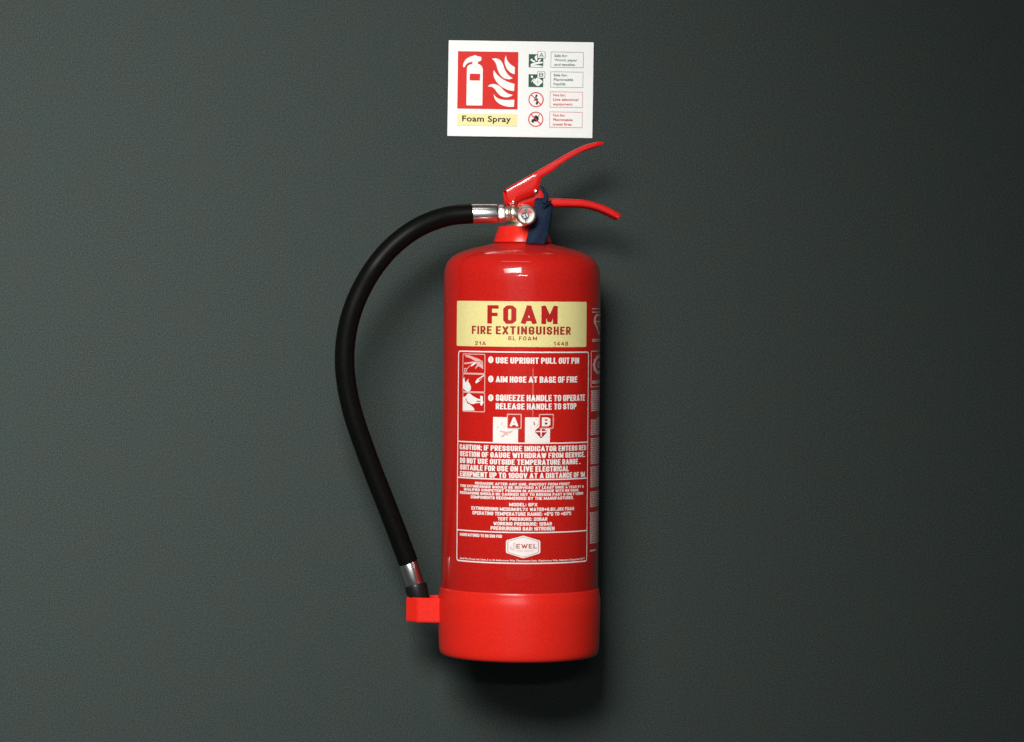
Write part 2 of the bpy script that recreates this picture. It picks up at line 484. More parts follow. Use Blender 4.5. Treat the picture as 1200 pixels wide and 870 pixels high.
def rect_from(p, q):
    a, b = S(*p), S(*q)
    return [(a[0], a[1]), (b[0], a[1]), (b[0], b[1]), (a[0], b[1])]
A1 = lambda x, y: (530 + x / 8.7, 55 + y / 8.7)
A2 = lambda x, y: (612 + x / 8.7, 55 + y / 8.7)
def sp(pts, f): return [S(*f(*p)) for p in pts]
def soft(pts, n=4):
    """closed smooth outline through the points"""
    m = len(pts); V = [Vector(p) for p in pts]; out = []
    for i in range(m):
        a, b, c, d = V[i - 1], V[i], V[(i + 1) % m], V[(i + 2) % m]
        for k in range(n):
            t = k / n
            q = 0.5 * ((2 * b) + (c - a) * t + (2 * a - 5 * b + 4 * c - d) * t * t + (3 * b - a - 3 * c + d) * t ** 3)
            out.append((q.x, q.y))
    return out
def semi(pts, corners, n=4):
    """smooth outline that keeps the listed point indices sharp"""
    m = len(pts); V = [Vector(p) for p in pts]; out = []
    for i in range(m):
        b, c = V[i], V[(i + 1) % m]
        a = V[i - 1] if i not in corners else 2 * b - c
        d = V[(i + 2) % m] if (i + 1) % m not in corners else 2 * c - b
        for k in range(n):
            t = k / n
            q = 0.5 * ((2 * b) + (c - a) * t + (2 * a - 5 * b + 4 * c - d) * t * t + (3 * b - a - 3 * c + d) * t ** 3)
            out.append((q.x, q.y))
    return out

panel = sobj('pictogram_panel', flat_poly(bmesh.new(), rect_from((537.0, 60.6), (606.3, 128.5))), 'sign_red', sign, 1)
ext_pts = [(150, 240), (152, 215), (165, 195), (186, 183), (205, 178), (207, 153), (168, 166), (142, 186), (130, 206), (118, 214), (111, 196),
           (124, 155), (150, 124), (188, 103), (214, 96), (238, 87), (254, 98), (288, 103), (299, 114), (299, 134), (288, 148), (264, 155),
           (263, 178), (285, 186), (304, 205), (313, 235), (305, 598), (300, 603), (146, 603), (141, 598)]
sobj('extinguisher_symbol', flat_poly(bmesh.new(), semi(sp(ext_pts, A1), {5, 21, 22, 4, 0, 25, 26, 27, 28, 29}, 3)), 'white', panel, 2)
sobj('extinguisher_window', flat_poly(bmesh.new(), sp([(180, 278), (285, 280), (282, 348), (178, 346)], A1)), 'sign_red', panel, 3)
flames = [
    ([(548, 86), (560, 130), (592, 175), (640, 208), (638, 280), (598, 265), (560, 228), (540, 182), (535, 138)], {0, 3, 4}),
    ([(404, 122), (450, 120), (490, 137), (515, 172), (540, 238), (575, 290), (620, 321), (580, 332), (530, 322), (490, 287), (465, 237), (450, 182), (430, 146)], {0, 6}),
    ([(425, 238), (441, 265), (480, 305), (530, 340), (580, 363), (635, 378), (631, 452), (580, 445), (520, 420), (465, 375), (430, 322), (420, 275)], {0, 5, 6}),
    ([(360, 409), (388, 387), (430, 383), (480, 402), (520, 440), (562, 475), (618, 492), (590, 510), (540, 517), (490, 500), (455, 466), (430, 430), (400, 411)], {0, 6}),
    ([(421, 484), (446, 515), (490, 537), (550, 545), (632, 540), (628, 613), (570, 613), (510, 598), (460, 570), (430, 530)], {0, 4, 5})]
for pts, cs in flames:
    sobj('flame_symbol', flat_poly(bmesh.new(), semi(sp(pts, A1), cs)), 'white', panel, 2)

strip = sobj('caption_strip', flat_poly(bmesh.new(), rect_from((535.3, 134.0), (605.6, 148.5))), 'caption', sign, 1)
a, b = S(541.2, 143.3), S(598.6, 136.6)
sobj('lettering', text_flat('Foam Spray', a[0], b[0], a[1], b[1], 0.022, 1.05, 'F'), 'sign_black', strip, 2)

def letter_tag(parent, p, q, ch, material):
    o = rect_from(p, q); u0, v1 = o[0]; u1, v0 = o[2]
    bm = flat_poly(bmesh.new(), rounded(u0, v0, u1, v1, 0.0010))
    sobj('letter_tag', bm, material, parent, 3)
    w = 0.00042
    sobj('letter_tag', flat_poly(bmesh.new(), rounded(u0 + w, v0 + w, u1 - w, v1 - w, 0.0008)), 'white', parent, 4)
    du, dv = (u1 - u0) * 0.24, (v1 - v0) * 0.22
    sobj('lettering', block_flat(ch, u0 + du, u1 - du, v0 + dv, v1 - dv, w=0.6, st=0.16, sh=0.14), material, parent, 5)

# class A and B squares
sym = sobj('hazard_symbol', flat_poly(bmesh.new(), rect_from(A2(70, 72), A2(215, 208))), 'sign_green', sign, 1)
bm = bmesh.new()
for pts in ([(148, 142), (128, 110), (140, 88), (152, 80), (158, 118)], [(88, 128), (100, 118), (112, 132), (135, 142), (128, 154), (100, 146)],
            [(92, 172), (150, 152), (205, 150), (208, 164), (150, 176), (95, 196)], [(92, 196), (150, 184), (205, 192), (207, 203), (92, 203)],
            [(160, 140), (178, 122), (196, 120), (188, 136), (170, 148)]):
    flat_poly(bm, soft(sp(pts, A2), 3))
sobj('fire_drawing', bm, 'white', sym, 2)
letter_tag(sym, A2(160, 44), A2(238, 115), 'A', 'sign_green')
sym = sobj('hazard_symbol', flat_poly(bmesh.new(), rect_from(A2(66, 278), A2(213, 409))), 'sign_green', sign, 1)
bm = bmesh.new()
flat_poly(bm, sp([(108, 356), (113, 348), (152, 310), (164, 310), (206, 346), (210, 354), (205, 362), (168, 398), (150, 398), (112, 364)], A2))
for pts in ([(88, 300), (100, 290), (112, 300), (108, 316), (92, 312)], [(92, 360), (104, 336), (126, 320), (130, 328), (112, 344)]):
    flat_poly(bm, soft(sp(pts, A2), 3))
sobj('canister_drawing', bm, 'white', sym, 2)
c0, c1 = S(*A2(158, 330)), S(*A2(158, 385))
bm = stroke(bmesh.new(), [c0, c1], 0.00030); stroke(bm, [S(*A2(132, 356)), S(*A2(186, 356))], 0.00030)
sobj('canister_cross', bm, 'sign_grey', sym, 3)
letter_tag(sym, A2(155, 247), A2(233, 318), 'B', 'sign_green')
# the two prohibitions
def prohibition(cx, cy, blobs):
    c = S(*A2(cx, cy)); r = 0.00790
    w = 0.00105
    bm = flat_band(bmesh.new(), circle_pts(*c, r, r, 40), circle_pts(*c, r - w, r - w, 40))
    ring = sobj('hazard_symbol', bm, 'sign_red', sign, 1)
    bm = bmesh.new()
    for pts in blobs: flat_poly(bm, soft(sp(pts, A2), 3))
    sobj('hazard_drawing', bm, 'sign_black', ring, 1)
    q = (r - w * 0.6) * 0.707
    sobj('slash_bar', stroke(bmesh.new(), [(c[0] - q, c[1] + q), (c[0] + q, c[1] - q)], w), 'sign_red', ring, 2)
prohibition(140, 537, [[(138, 488), (150, 486), (154, 498), (138, 518), (130, 516)], [(128, 548), (118, 550), (128, 528), (150, 530), (160, 526), (154, 546)],
                       [(150, 556), (160, 566), (156, 586), (142, 588), (136, 574)], [(140, 512), (146, 516), (150, 560), (144, 560)]])
prohibition(136, 738, [[(92, 768), (96, 742), (108, 738), (116, 756), (110, 774)], [(112, 752), (116, 718), (134, 700), (158, 708), (166, 732), (156, 756), (132, 762)],
                       [(166, 696), (176, 688), (172, 704), (162, 712)]])
# boxes of small print
small = [((295, 45), (626, 208), 'sign_grey', [('Safe for:', 330, 466, 72, 98), ('Wood, paper', 330, 565, 117, 141), ('and textiles', 328, 541, 163, 187)]),
         ((290, 248), (621, 412), 'sign_grey', [('Safe for:', 321, 461, 271, 297), ('Flammable', 321, 521, 317, 342), ('liquids', 319, 441, 361, 387)]),
         ((283, 453), (615, 616), 'sign_line', [('Not for:', 315, 441, 476, 501), ('Live electrical', 315, 571, 522, 546), ('equipment', 313, 512, 569, 592)]),
         ((278, 659), (610, 822), 'sign_line', [('Not for:', 312, 437, 683, 708), ('Flammable', 312, 513, 728, 753), ('metal fires', 310, 501, 775, 799)])]
for p, q, m, lines in small:
    o = rect_from(A2(*p), A2(*q)); (u0, v1), (u1, v0) = o[0], o[2]
    w = 0.00040
    bx = sobj('text_box', flat_band(bmesh.new(), [(u0, v0), (u1, v0), (u1, v1), (u0, v1)], [(u0 + w, v0 + w), (u1 - w, v0 + w), (u1 - w, v1 - w), (u0 + w, v1 - w)]), m, sign, 1)
    for s, x0, x1, y0, y1 in lines:
        a, b = S(*A2(x0, y1)), S(*A2(x1, y0))
        sobj('lettering', text_flat(s, a[0], b[0], a[1], b[1], 0.022, 1.0, 'F'), m, bx, 1)

# ------------------------------------------------------------------ the extinguisher
ext = thing('fire_extinguisher', 'red foam fire extinguisher with black hose hung on the dark wall below the sign', 'fire extinguisher', ROOT)
def eobj(name, bm, m, parent=None, **kw):
    return obj(name, bm, M[m], parent or ext, ROOT, **kw)

# cylinder with its domed shoulder
prof = [(60, 764), (88, 762), (92.1, 756), (92.1, 600), (92.1, 450), (92.1, 332), (91.9, 325), (91.3, 319), (90.2, 313.5), (88.3, 308.8), (85.6, 304.8),
        (82, 301.4), (77, 298.2), (70.5, 295.3), (63, 292.8), (55, 290.6), (46, 288.5), (38, 286.6), (31, 284.6), (24, 281), (20, 276)]
bm = lathe(bmesh.new(), [(r * K, zax(y)) for r, y in prof], 192, (AXIS_X, -AXIS_D, 0))
body = eobj('cylinder', bm, 'paint', angle=60)

# moulded base
prof = [(92.15, 690), (92.4, 687.7), (92.9, 687.3), (93.3, 688.0), (93.45, 690.5), (93.85, 693.5), (94.5, 697.2), (95.0, 701), (95.2, 706), (95.2, 714), (94.6, 735), (94.1, 752), (93.7, 758.5), (93.0, 762.6), (91.6, 765.2), (89.4, 766.5), (40, 766.5)]
bm = lathe(bmesh.new(), [(r * K, zax(y)) for r, y in prof], 128, (AXIS_X, -AXIS_D, 0), cap0=False)
base = eobj('base_skirt', bm, 'plastic', angle=50)

# red collar round the neck
prof = [(33.2, 284.6), (34.0, 283.8), (33.8, 282), (28.3, 266.6), (27.3, 265.6), (16, 265.4)]
bm = lathe(bmesh.new(), [(r * K, zax(y)) for r, y in prof], 72, (AXIS_X, -AXIS_D, 0))
eobj('neck_collar', bm, 'plastic', angle=40)

# ---- prints wrapped on the cylinder
def LP(px, py):
    """photo point on the cylinder's face -> (arc length, height)"""
    d = AXIS_D + R
    for _ in range(8):
        p = at(px, py, d)
        th = asin(max(-0.9999, min(0.9999, (p.x - AXIS_X) / R)))
        d = AXIS_D + R * cos(th)
    return (th * R, p.z)
ZC = lambda py: at(612, py, AXIS_D + R).z            # height of a photo row read at the middle of the face
UC = lambda px, py: LP(px, py)[0]
def wrap(bm, layer):
    us = [v.co.x for v in bm.verts]
    step = 0.0042
    u = min(us) + step
    while u < max(us):
        bmesh.ops.bisect_plane(bm, geom=bm.verts[:] + bm.edges[:] + bm.faces[:], plane_co=(u, 0, 0), plane_no=(1, 0, 0))
        u += step
    rr = R + 0.00012 + 0.00012 * layer
    for f in bm.faces:
        f.normal_update()
        if f.normal.z < 0: f.normal_flip()
    for v in bm.verts:
        th, z = v.co.x / R, v.co.y
        v.co = Vector((AXIS_X + rr * sin(th), -AXIS_D - rr * cos(th), z))
    return bm
def wobj(name, bm, m, parent, layer):
    return eobj(name, wrap(bm, layer), m, parent, angle=60)
def line_text(s, x0, x1, y0, y1, bold, m, parent, layer=0, spacing=1.0, cap=None):
    yc = (y0 + y1) / 2
    if cap:
        bm = text_flat(s, UC(x0, yc), UC(x1, yc), ZC(y1), ZC(y0), bold, spacing, cap)
    else:
        bm = block_flat(s, UC(x0, yc), UC(x1, yc), ZC(y1), ZC(y0), **bold)
    wobj('lettering', bm, m, parent, layer)

# the yellow name label
uL, uR = UC(535.5, 380), UC(687.2, 380)
name_label = wobj('name_label', flat_poly(bmesh.new(), rounded(uL, ZC(406.8), uR, ZC(353.4), 0.0016)), 'yellow', ext, 0)
line_text('FOAM', 571.2, 653.4, 358.2, 379.8, dict(w=0.36, st=0.225, sh=0.19, gap=0.21), 'print_red', name_label, 1)
line_text('FIRE EXTINGUISHER', 553.1, 668.6, 382.7, 392.3, dict(w=0.36, st=0.215, sh=0.18, gap=0.15, word=0.28), 'print_brown', name_label, 1)
line_text('6L FOAM', 595.7, 629.3, 394.4, 399.1, dict(w=0.50, st=0.19, sh=0.16, gap=0.28, word=0.5), 'print_brown', name_label, 1)
line_text('21A', 556.9, 569.5, 400.7, 405.2, dict(w=0.50, st=0.19, sh=0.16, gap=0.28, word=0.5), 'print_brown', name_label, 1)
line_text('144B', 648.8, 665.5, 400.5, 405.1, dict(w=0.50, st=0.19, sh=0.16, gap=0.28, word=0.5), 'print_brown', name_label, 1)

# the white instruction print: frame with its dividing lines
uL, uR = UC(536.0, 540), UC(688.8, 540)
def fr(u0, v0, u1, v1, w, r):
    return rounded(u0, v0, u1, v1, r), rounded(u0 + w, v0 + w, u1 - w, v1 - w, max(r - w, 0.0002))
bm = flat_band(bmesh.new(), *fr(uL, ZC(661.2), uR, ZC(412.2), 0.00125, 0.0032))
W = 0.00125
for y in (519.6, 562.2, 624.3):
    flat_poly(bm, [(uL + W, ZC(y + 0.7)), (uR - W, ZC(y + 0.7)), (uR - W, ZC(y - 0.7)), (uL + W, ZC(y - 0.7))])
instr = wobj('instruction_label', bm, 'print_white', ext, 0)
for s, x0, x1, y0, y1 in (('USE UPRIGHT PULL OUT PIN', 581, 678.6, 419.2, 426.4), ('AIM HOSE AT BASE OF FIRE', 581, 676.4, 441.4, 448.6),
                          ('SQUEEZE HANDLE TO OPERATE', 581, 685.3, 463.0, 470.4), ('RELEASE HANDLE TO STOP', 581, 675.3, 473.0, 480.2),
                          ('CAUTION; IF PRESSURE INDICATOR ENTERS RED', 538.8, 686.7, 522.8, 529.0), ('SECTION OF GAUGE WITHDRAW FROM SERVICE.', 539.2, 685.5, 530.8, 537.0),
                          ('DO NOT USE OUTSIDE TEMPERATURE RANGE .', 539.2, 680, 538.7, 545.0), ('SUITABLE FOR USE ON LIVE ELECTRICAL', 539.2, 666.5, 546.6, 552.9),
                          ('EQUIPMENT UP TO 1000V AT A DISTANCE OF 1M', 539.2, 685.3, 554.4, 560.8)):
    line_text(s, x0, x1, y0, y1, dict(w=0.32, st=0.215, sh=0.18, gap=0.075, word=0.24), 'print_white', instr)
for s, x0, x1, y0, y1 in (('RECHARGE AFTER ANY USE. PROTECT FROM FROST', 556.7, 667.5, 566.2, 569.3), ('THIS EXTINGUISHER SHOULD BE SERVICED AT LEAST ONCE A YEAR BY A', 539.2, 684, 570.1, 573.1),
                          ('QUALIFIED COMPETENT PERSON IN ACCORDANCE WITH BS 5306.', 543.8, 678.3, 574.0, 577.2), ('RECHARGING SHOULD BE CARRIED OUT TO BS5306 PART 3 ONLY USING', 539.2, 683.3, 578.2, 581.4),
                          ('COMPONENTS RECOMMENDED BY THE MANUFACTURER.', 551.7, 672, 582.4, 586.0), ('MODEL: 6FX', 596.7, 629.7, 589.6, 593.6),
                          ('EXTINGUISHING MEDIUM:91.7% WATER+8.3%.J3X FOAM', 552.5, 672.5, 595.2, 599.2), ('OPERATING TEMPERATURE RANGE: +5\u00b0C TO +60\u00b0C', 553.7, 669.2, 600.6, 604.8),
                          ('TEST PRESSURE: 20BAR', 583.3, 641.3, 606.6, 610.6), ('WORKING PRESSURE: 12BAR', 578.3, 646.7, 612.2, 616.3),
                          ('PRESSURISING GAS: NITROGEN', 575, 649.7, 617.6, 622.0)):
    line_text(s, x0, x1, y0, y1, dict(w=0.50, st=0.25, sh=0.22, gap=0.10, word=0.40), 'print_white', instr)
line_text('MANUFACTURED TO BS EN3 FOR', 539, 588.3, 627.4, 631.0, dict(w=0.36, st=0.22, sh=0.22, gap=0.08, word=0.30), 'print_white', instr)
line_text('Jewel Fire Group Ltd, Units 3 to 43 Ashbourne Way Thurmaston Park, Washington Way, Adamston Enterprise CV23 7', 539, 685, 656.3, 658.9, 0.02, 'print_white', instr, 0, 1.0, 'J')
# bullets 1 2 3
for n, y in (('1', 421.8), ('2', 444.4), ('3', 466.4)):
    u, z = LP(575.2, y)
    wobj('bullet', flat_poly(bmesh.new(), circle_pts(u, z, 3.3 * K, 3.9 * K, 20)), 'print_white', instr, 0)
    wobj('lettering', block_flat(n, u - 1.0 * K, u + 1.0 * K, z - 2.3 * K, z + 2.3 * K), 'print_thin', instr, 1)
# three instruction pictures
G = lambda x, y: LP(535 + x / 10.875, 410 + y / 10.875)
def gp(pts): return [G(*p) for p in pts]
for (x0, y0, x1, y1) in ((78, 55, 368, 302), (78, 310, 366, 536), (78, 546, 364, 788)):
    a, b = G(x0, y1), G(x1, y0)
    wobj('picture_frame', flat_band(bmesh.new(), *fr(a[0], a[1], b[0], b[1], 0.00085, 0.0012)), 'print_thin', instr, 0)
bm = bmesh.new()
for pts in ([(105, 68), (165, 72), (290, 120), (335, 150), (330, 195), (300, 190), (245, 150), (180, 110), (120, 92)],
            [(100, 165), (160, 160), (205, 150), (240, 155), (235, 170), (160, 180), (100, 185)],
            [(250, 150), (335, 140), (340, 250), (315, 230), (285, 212), (262, 222), (240, 250), (238, 232), (262, 195)]):
    flat_poly(bm, gp(pts))
stroke(bm, gp([(135, 245), (170, 205)]), 0.0007)
c = G(115, 258); flat_band(bm, circle_pts(*c, 2.5 * K, 2.5 * K, 16), circle_pts(*c, 1.2 * K, 1.2 * K, 16))
wobj('picture_drawing', bm, 'print_thin', instr, 0)
wobj('picture_drawing', flat_poly(bmesh.new(), gp([(180, 200), (232, 158), (250, 160), (252, 175), (200, 210), (186, 212)])), 'print_white', instr, 1)
bm = bmesh.new()
flat_poly(bm, semi(gp([(82, 375), (108, 350), (104, 372), (118, 420), (140, 385), (160, 372), (150, 400), (170, 435), (186, 480), (176, 520), (140, 535), (84, 490)]), {0, 1, 11, 4, 5}, 3))
flat_poly(bm, gp([(240, 410), (268, 372), (350, 322), (354, 340), (290, 405), (250, 430)]))
wobj('picture_drawing', bm, 'print_white', instr, 1)
wobj('picture_drawing', flat_poly(bmesh.new(), gp([(276, 388), (345, 338), (350, 345), (290, 394)])), 'print_red', instr, 2)
bm = bmesh.new()
flat_poly(bm, semi(gp([(82, 605), (112, 600), (124, 640), (140, 680), (180, 705), (222, 745), (230, 776), (82, 776)]), {0, 6, 7}, 3))
flat_poly(bm, semi(gp([(108, 605), (150, 556), (176, 562), (215, 592), (262, 622), (262, 650), (232, 690), (180, 688), (140, 660), (128, 625)]), {0}, 3))
flat_poly(bm, gp([(256, 620), (305, 632), (305, 652), (256, 648)])); flat_poly(bm, gp([(240, 668), (300, 664), (312, 676), (244, 684)]))
flat_poly(bm, gp([(302, 588), (336, 590), (336, 650), (346, 672), (322, 716), (304, 702), (308, 650)]))
wobj('picture_drawing', bm, 'print_white', instr, 1)
bm = bmesh.new()
for x in (160, 188, 214):
    stroke(bm, gp([(x, 630), (x + 10, 655), (x + 6, 680)]), 0.00022)
wobj('picture_drawing', bm, 'print_thin', instr, 2)
# class A and class B squares
H = lambda x, y: LP(570 + x / 13.333, 480 + y / 13.333)
def hp(pts): return [H(*p) for p in pts]
for x0, ch in ((103, 'A'), (601, 'B')):
    a, b = H(x0, 518), H(x0 + 394, 124)
    sq = wobj('class_square', flat_poly(bmesh.new(), rounded(a[0], a[1], b[0], b[1], 0.0004)), 'print_white', instr, 1)
    a, b = H(x0 + 218, 302), H(x0 + 448, 70)
    wobj('letter_tag', flat_poly(bmesh.new(), rounded(a[0], a[1], b[0], b[1], 0.0007)), 'print_thin', instr, 2)
    w = 0.0010
    wobj('letter_tag', flat_poly(bmesh.new(), rounded(a[0] + w, a[1] + w, b[0] - w, b[1] - w, 0.0003)), 'paint', instr, 3)
    a, b = H(x0 + 262, 265), H(x0 + 396, 124)
    wobj('lettering', block_flat(ch, a[0], b[0], a[1], b[1], w=0.5, st=0.27, sh=0.2), 'print_white', instr, 4)
bm = bmesh.new()
for pts in ([(200, 332), (250, 334), (310, 348), (370, 342), (420, 320), (400, 352), (375, 372), (330, 376), (345, 415), (300, 398), (262, 434), (215, 424), (255, 398), (285, 372), (210, 346)],
            [(226, 250), (238, 205), (246, 186), (250, 215), (234, 246)], [(166, 300), (176, 264), (184, 244), (186, 270), (176, 300)], [(268, 286), (276, 262), (288, 256), (282, 280)]):
    flat_poly(bm, hp(pts))
wobj('class_drawing', bm, 'print_thin', instr, 2)
bm = bmesh.new()
flat_poly(bm, hp([(762, 325), (838, 258), (840, 305), (905, 306), (948, 350), (862, 448), (848, 448), (762, 358)]))
for pts in ([(730, 185), (746, 200), (762, 240), (744, 246), (738, 215)],):
    flat_poly(bm, hp(pts))
wobj('class_drawing', bm, 'print_red', instr, 2)
bm = stroke(bmesh.new(), hp([(770, 345), (942, 348)]), 0.0011); stroke(bm, hp([(853, 308), (854, 425)]), 0.0013)
wobj('class_drawing', bm, 'print_white', instr, 3)
bm = bmesh.new()
stroke(bm, hp([(700, 235), (690, 270), (695, 310), (712, 352)]), 0.0003); stroke(bm, hp([(770, 275), (800, 240), (828, 222)]), 0.0004)
wobj('class_drawing', bm, 'print_thin', instr, 2)
# maker's hexagon
J = lambda x, y: LP(580 + x / 17.14, 615 + y / 17.14)
def jp(pts): return [J(*p) for p in pts]
hexo = [(570, 222), (895, 318), (910, 345), (910, 555), (895, 580), (585, 672), (555, 672), (238, 570), (222, 545), (222, 335), (240, 312)]
def shrink(pts, f, c=(567, 447)): return [(c[0] + (x - c[0]) * f, c[1] + (y - c[1]) * f) for x, y in pts]
wobj('maker_emblem', flat_poly(bmesh.new(), jp(hexo)), 'print_white', instr, 1)
wobj('maker_emblem', flat_band(bmesh.new(), jp(shrink(hexo, 0.905)), jp(shrink(hexo, 0.875))), 'print_red', instr, 2)
a, b = J(432, 478), J(842, 388)
wobj('lettering', block_flat('EWEL', a[0], b[0], a[1], b[1], w=0.62, st=0.2, sh=0.16, gap=0.22), 'print_red', instr, 2)
a, b = J(300, 512), J(412, 365)
wobj('lettering', block_flat('J', a[0], b[0], a[1], b[1], w=0.45, st=0.26, sh=0.22), 'print_thin', instr, 2)
a, b = J(325, 500), J(400, 378)
wobj('lettering', block_flat('J', a[0], b[0], a[1], b[1], w=0.45, st=0.12, sh=0.1), 'print_white', instr, 3)
a, b = J(436, 544), J(772, 508)
wobj('lettering', block_flat('FIRE GROUP', a[0], b[0], a[1], b[1], w=0.6, st=0.16, sh=0.14, gap=0.25, word=0.5), 'print_thin', instr, 2)

# the side label turning away round the cylinder
TH = lambda deg: radians(deg) * R
ZS = lambda py: zax(py)
bm = bmesh.new()
def bar(bm, d0, d1, y0, y1):
    flat_poly(bm, [(TH(d0), ZS(y1)), (TH(d1), ZS(y1)), (TH(d1), ZS(y0)), (TH(d0), ZS(y0))])
L0, L1 = 60.6, 104
bar(bm, L0 + 1, L1, 360.6, 361.5); bar(bm, L0 + 1, L1, 364.4, 365.4)
bar(bm, L0, L1, 409.8, 410.7); bar(bm, L0, L0 + 0.9, 411, 451); bar(bm, L0, L1, 451.2, 452.0)
def rows(bm, d0, d1, y0, y1, pitch=2.05, h=1.45, notch=0):
    y, k = y0, 0
    while y + h <= y1 + 0.2:
        d = d0 + (notch if k == 0 else random.uniform(0, 0.6))
        end = d1 if y + pitch < y1 else d0 + (d1 - d0) * 0.6
        while d < end:
            wlen = random.uniform(1.6, 6.0)
            e = min(d + wlen, end)
            if e - d > 0.5: bar(bm, d, e, y, y + h)
            d = e + random.uniform(0.5, 0.9)
        y += pitch; k += 1
for y0, y1, nt in ((455.7, 481, 0), (487.6, 507.5, 12), (511, 541, 0), (544, 569.6, 0), (573, 592.6, 0), (597, 635, 0)):
    rows(bm, L0 + 0.5, L1, y0, y1, notch=nt)
rows(bm, L0 + 1.5, L1, 396, 399.8, 1.9, 1.3); rows(bm, L0 + 2, L1, 444.5, 448.5, 2.0, 1.5); bar(bm, L0 + 1, 74, 640.6, 642.3)
side = wobj('side_label', bm, 'print_faint', ext, 0)
cu = TH(78)
bm = bmesh.new()
hw = TH(13.5)
heart_o = [(cu + hw * x, ZS(y)) for x, y in ((-1, 376), (-0.92, 370.5), (-0.62, 367.4), (-0.25, 367.0), (0, 368.4), (0.25, 367.0), (0.62, 367.4), (0.92, 370.5), (1, 376), (0.8, 380), (0.1, 391.5), (0, 392.3), (-0.1, 391.5), (-0.8, 380))]
cx, cyy = cu, ZS(377)
heart_i = [(cx + (u - cx) * 0.74, cyy + (v - cyy) * 0.78) for u, v in heart_o]
flat_band(bm, heart_o, heart_i)
bar(bm, 65.5, 90.5, 375.2, 376.7)
stroke(bm, [(cu - hw * 0.4, ZS(383)), (cu, ZS(377)), (cu + hw * 0.4, ZS(383))], 0.0011)
stroke(bm, [(cu, ZS(369)), (cu, ZS(375))], 0.0014)
wobj('approval_mark', bm, 'print_faint', side, 0)
bm = bmesh.new()
zc = ZS(426.2)
flat_band(bm, circle_pts(cu, zc, TH(13.5), 11.2 * K, 32), circle_pts(cu, zc, TH(9.8), 7.9 * K, 32))
flat_band(bm, circle_pts(cu, zc, TH(5), 4 * K, 20), circle_pts(cu, zc, TH(2.6), 2 * K, 20))
for k in range(12):
    a = 2 * pi * k / 12
    stroke(bm, [(cu + TH(13.7) * cos(a), zc + 11.3 * K * sin(a)), (cu + TH(15.2) * cos(a), zc + 12.6 * K * sin(a))], 0.0009)
wobj('approval_mark', bm, 'print_faint', side, 0)

# ---- valve
VX, VY = AXIS_X, -AXIS_D
bm = bmesh.new()
lathe(bm, [(12.5 * K, zax(268)), (19.5 * K, zax(266.6)), (19.5 * K, zax(263.6)), (13 * K, zax(262.6)), (12.6 * K, zax(246)), (10 * K, zax(243)), (8 * K, zax(236))], 40, (VX, VY, 0))
b2 = bmesh.new()
cz = at(598, 250.5, AXIS_D).z
xo = lambda px: at(px, 250.5, AXIS_D).x
lathe(b2, [(5 * K, xo(592)), (8.6 * K, xo(593)), (9.0 * K, xo(595)), (8.0 * K, xo(597)), (9.6 * K, xo(598.4)), (10.2 * K, xo(600)), (10.0 * K, xo(604)), (8.4 * K, xo(606)), (8.4 * K, xo(612))], 32, (0, VY - 0.0090, cz), 'X')
me = bpy.data.meshes.new('tmp'); b2.to_mesh(me); b2.free(); bm.from_mesh(me); bpy.data.meshes.remove(me)
valve = eobj('valve', bm, 'brass', angle=40)

# gauge on the valve's face
GD = 0.137
gc = at(616.6, 252.1, GD)
KG = PX_WALL * (CAM_DIST - GD) / CAM_DIST
bm = lathe(bmesh.new(), [(6 * KG, -0.026), (6 * KG, -0.009), (11.2 * KG, -0.0085), (11.9 * KG, -0.006), (12.05 * KG, -0.002), (11.9 * KG, 0.0012), (11.2 * KG, 0.0026),
                         (10.2 * KG, 0.0030), (9.5 * KG, 0.0022), (9.2 * KG, 0.0004), (9.2 * KG, -0.0006)], 48, gc, 'Y', cap1=False)
gauge = eobj('pressure_gauge', bm, 'brass', angle=50)
TILT = radians(0)
def on_dial(bm, layer):
    for v in bm.verts:
        v.co = Vector((gc.x + v.co.x * KG, gc.y + 0.0004 - 0.0002 * layer, gc.z + v.co.y * KG))
    bmesh.ops.recalc_face_normals(bm, faces=bm.faces)
    for f in bm.faces:
        f.normal_update()
        if f.normal.y > 0: f.normal_flip()
    return bm
def sector(cx, cy, r0, r1, a0, a1, n=10):
    A = [(cx + r1 * cos(radians(a0 + (a1 - a0) * i / n)), cy + r1 * sin(radians(a0 + (a1 - a0) * i / n))) for i in range(n + 1)]
    B = [(cx + r0 * cos(radians(a1 + (a0 - a1) * i / n)), cy + r0 * sin(radians(a1 + (a0 - a1) * i / n))) for i in range(n + 1)]
    return A + B
def dobj(name, bm, m, layer): return eobj(name, on_dial(bm, layer), m, gauge, smooth=False)
dobj('dial', flat_poly(bmesh.new(), circle_pts(0, 0, 9.4, 9.4, 40)), 'dial', 0)
hx, hy = -1.0, -1.2
dobj('dial_zone', flat_poly(bmesh.new(), sector(hx, hy, 3, 9.0, 103, 152)), 'dial_red', 1)
dobj('dial_zone', flat_poly(bmesh.new(), sector(hx, hy, 3, 9.6, 70, 102)), 'dial_green', 1)
dobj('dial_zone', flat_poly(bmesh.new(), sector(hx, hy, 3, 9.6, 28, 69)), 'dial_red', 1)
dobj('dial_zone', flat_poly(bmesh.new(), [(-9.2, 1.6), (-5.0, -2.6), (-1.2, -8.2), (-3.6, -8.4), (-6.6, -6.2), (-8.8, -2.2)]), 'dial_white', 1)
dobj('dial_zone', flat_poly(bmesh.new(), [(8.6, 2.8), (4.2, -2.4), (1.2, -8.4), (4.0, -8.0), (6.8, -5.8), (8.8, -2.0)]), 'dial_white', 1)
dobj('dial_hub', flat_poly(bmesh.new(), circle_pts(hx - 0.2, hy + 0.1, 4.5, 4.2, 24)), 'dial_black', 2)
